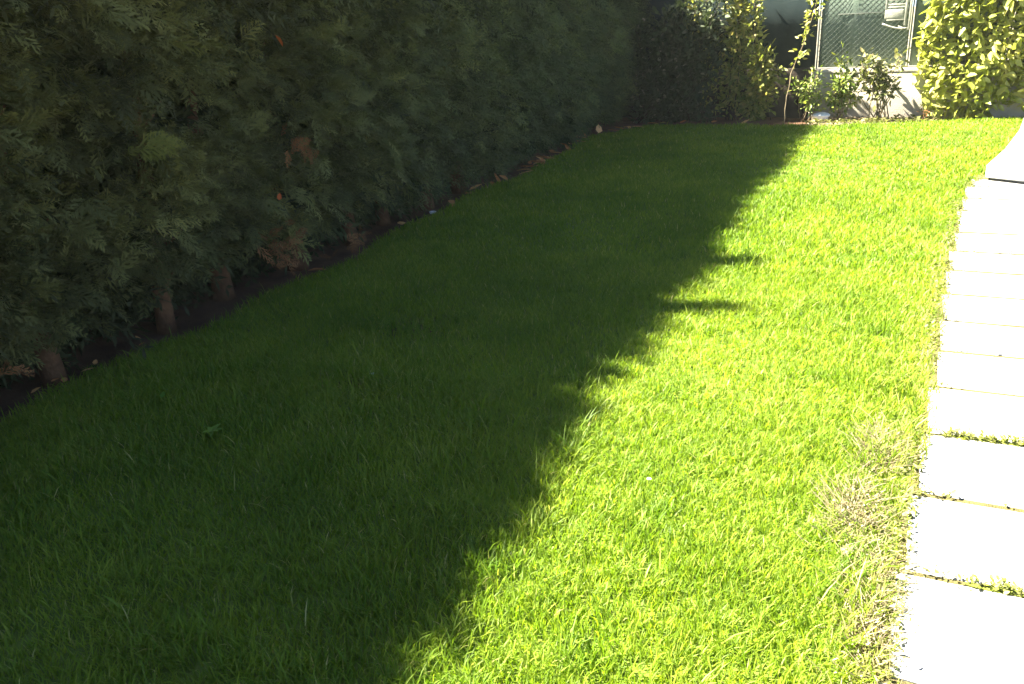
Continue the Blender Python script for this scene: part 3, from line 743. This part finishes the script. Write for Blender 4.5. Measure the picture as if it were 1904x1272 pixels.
# climbing shrub in the corner, half in the hedge's shade
cl = empty("climbing_shrub", (-2.1, 11.72, 0), "leafy climbing shrub against the fence, half sunlit, beside the end of the dark hedge", "shrub")
st = []
for k in range(15):
    x0 = rng.uniform(-.55, .45); x1 = x0 * 0.7 + rng.uniform(-.35, .25)
    h = rng.uniform(1.2, 1.9) if x1 < 0.26 else rng.uniform(.5, 0.95)
    st.append([(x0, rng.uniform(-.05, .1), 0), ((x0 + x1) / 2 + rng.normal(0, .06), rng.uniform(-.08, .08), h * .5), (x1, rng.uniform(-.10, .1), h)])
for k in range(14):
    x1 = rng.uniform(.2, .60); h = rng.uniform(.40, .85)
    st.append([(.15, 0, 0), (.3, -.05, h * .6), (x1, rng.uniform(-.14, .02), h)])
stems_and_leaves(cl, st, 105, (.05, .10), M_climb, M_board, spread=0.13, stem_r=.008, wfac=(.4, .65), start=.1)
cs = empty("corner_shrub", (-3.0, 11.55, 0), "dark shaded shrub in the corner where the conifer hedge meets the fence", "shrub")
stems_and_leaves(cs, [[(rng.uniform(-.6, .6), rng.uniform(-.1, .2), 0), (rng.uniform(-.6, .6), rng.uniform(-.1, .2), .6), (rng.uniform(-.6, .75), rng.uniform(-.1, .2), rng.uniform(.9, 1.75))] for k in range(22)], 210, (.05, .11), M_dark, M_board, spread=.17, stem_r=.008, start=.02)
# sapling with bare lower stem
sp = empty("young_sapling", (-1.45, 11.30, 0), "thin young sapling with a bare stem and a leafy yellow green tip", "sapling")
stems_and_leaves(sp, [[(0.02, 0, 0), (0.03, .05, .35), (0.06, .12, .62), (0.16, .2, .95), (.26, .25, 1.3), (.34, .27, 1.62)]], 75, (.05, .085), M_climb, M_stem, spread=.085, stem_r=.007, start=.47)
# three shrubs in front of the low wall
sh = empty("rose_shrub", (-1.20, 11.62, 0), "round olive green shrub at the edge of the hedge's shade, below the left pale post", "shrub")
stems_and_leaves(sh, [[(rng.normal(0, .05), rng.normal(0, .04), 0), (rng.normal(0, .09), rng.normal(0, .07), .3), (rng.normal(0, .13), rng.normal(0, .08), rng.uniform(.45, .70))] for k in range(8)], 70, (.045, .08), M_shrub, M_stem, spread=.08)
sh = empty("rose_shrub", (-0.80, 11.66, 0), "upright bright green shrub rising highest in front of the low wall", "shrub")
stems_and_leaves(sh, [[(rng.normal(0, .04), rng.normal(0, .04), 0), (rng.normal(0, .09), rng.normal(0, .07), .3), (rng.normal(0, .11), rng.normal(0, .08), rng.uniform(.4, .62))] for k in range(10)] + [[(0, 0, 0), (-.02, 0, .45), (-.03, .02, .86)], [(0, 0, 0), (.03, 0, .4), (.05, .02, .78)]], 75, (.05, .085), M_shrub, M_stem, spread=.085)
sh = empty("rose_shrub", (-0.33, 11.66, 0), "sparse dusty shrub with bare lower stems between the upright shrub and the broad-leaved hedge", "shrub")
stems_and_leaves(sh, [[(rng.normal(0, .07), rng.normal(0, .05), 0), (rng.normal(0, .14), rng.normal(0, .07), .35), (rng.uniform(-.32, .22), rng.normal(0, .08), rng.uniform(.45, .82))] for k in range(13)], 44, (.055, .10), M_dusty, M_stem, spread=.10, start=.42, stem_r=.008)

# ------------------------------------------------------------------ laurel hedge on the right
lh = empty("laurel_hedge", (1.6, 12.0, 0), "sunlit yellow green broad-leaved hedge at the far right of the lawn", "hedge")
mb = MB()
LX0, LX1, LZ = -1.58, 2.0, 2.3
def lsurf(x, z): return -0.28 + 0.18 * (vnoise(x * 2.3, z * 2.3, 51) - .5) + 0.10 * (vnoise(x * 6, z * 6, 52) - .5)
for n, dep in ((3300, 0.0), (3300, 0.08), (2400, .18)):
    x = rng.uniform(LX0, LX1, n); z = rng.uniform(0.03, LZ, n)
    left = LX0 + 0.16 * vnoise(z * 3, z * 0 + 2, 53) + 0.18 * np.clip((0.55 - z) / .55, 0, 1) - .05
    k = (x > left) & ~((z < 0.16) & (x > -.72)) ; x, z = x[k], z[k]; n = len(x)
    y = lsurf(x, z) + dep + rng.uniform(-.04, .05, n) + 0.25 * np.clip((LX0 + .3 - x) / .3, 0, 1) ** 2
    D = np.stack([rng.normal(0.1, .8, n), rng.normal(-.35, .6, n), rng.normal(-.1, .75, n)], -1)
    Nn = np.stack([rng.normal(-.62, .28, n), rng.normal(-.38, .25, n), rng.normal(.62, .28, n)], -1)
    ln = rng.uniform(.085, .155, n)
    leaves(mb, np.stack([x, y, z], -1), D, Nn, ln, ln * rng.uniform(.38, .58, n), rng.uniform(-.1, .35, n), np.clip(rng.random(n) * .8 + .25 * vnoise(x * 3, z * 3, 54), 0, 1))
n = 1500
x = rng.uniform(LX0 + .1, LX1, n); z = rng.uniform(LZ - .12, LZ + .05, n); y = rng.uniform(-.3, .5, n); ln = rng.uniform(.09, .15, n)
leaves(mb, np.stack([x, y, z], -1), rng.normal(0, 1, (n, 3)) + (0, 0, .3), np.tile((0, 0, 1.), (n, 1)) + rng.normal(0, .4, (n, 3)), ln, ln * .48, .2, rng.random(n))
n = 1400
x = rng.uniform(LX0 + .15, LX1, n); z = rng.uniform(0.2, LZ - .1, n); y = rng.uniform(0.0, .5, n); ln = rng.uniform(.1, .16, n)
leaves(mb, np.stack([x, y, z], -1), rng.normal(0, 1, (n, 3)), rng.normal(0, 1, (n, 3)), ln, ln * .5, .2, rng.random(n))
mb.obj("foliage", M_laurel, lh)
for k in range(14):
    x = LX0 + 0.2 + k * 0.25 + rng.normal(0, .05)
    if k == 3: x = -0.79
    mb = MB(); y = -.12 if k == 3 else rng.uniform(.0, .25)
    if k == 3: tube(mb, [(x, -.16, -.02), (x + .01, -.15, .15), (x + .03, -.08, .4), (x + .05, 0, 1.0), (x, .05, 1.9)], [.024, .020, .018, .014, .007], 7, wob=.08)
    else: tube(mb, [(x, y, -.02), (x + rng.normal(0, .04), y, .4), (x + rng.normal(0, .1), y - .05, 1.1), (x + rng.normal(0, .15), y, 2.1)], [.02, .017, .013, .006], 6, wob=.08)
    mb.obj("stem", M_stem, lh, smooth=True)
tw = empty("dry_twig", (0.16, 11.62, 0), "short reddish brown twig standing in the lawn edge left of the broad-leaved hedge", "twig")
mb = MB(); tube(mb, [(0, 0, -.01), (.01, 0, .07), (-.01, 0, .15)], [.008, .006, .003], 5); mb.obj("stem", M_bark, tw)
mb = MB(); n = 10
leaves(mb, np.stack([rng.normal(0, .03, n), rng.normal(0, .02, n), rng.uniform(.03, .16, n)], -1), rng.normal(0, 1, (n, 3)) + (0, 0, .5), np.tile((0, -.5, 1.), (n, 1)), .04, .02, .2, rng.random(n))
mb.obj("foliage", M_dead, tw)

# ------------------------------------------------------------------ haze volume added to imitate a veil of glare
HAZE = 0.0006
if HAZE:
    mb = MB(); box(mb, -61, 61, -61, 61, -1.03, 4.2)
    hz = mb.obj("haze", M_slab); hz.data.materials.clear()
    m = bpy.data.materials.new("veil_haze"); m.use_nodes = True; nt = m.node_tree
    for nd in list(nt.nodes):
        if nd.type != 'OUTPUT_MATERIAL': nt.nodes.remove(nd)
    pv = nt.nodes.new("ShaderNodeVolumePrincipled")
    pv.inputs["Color"].default_value = (0.96, 1.0, 0.84, 1); pv.inputs["Density"].default_value = HAZE
    nt.links.new(pv.outputs[0], [n for n in nt.nodes if n.type == 'OUTPUT_MATERIAL'][0].inputs["Volume"])
    hz.data.materials.append(m)
    tag(hz, "thin pale haze added over the garden to imitate a veil of glare", "haze", kind="stuff")
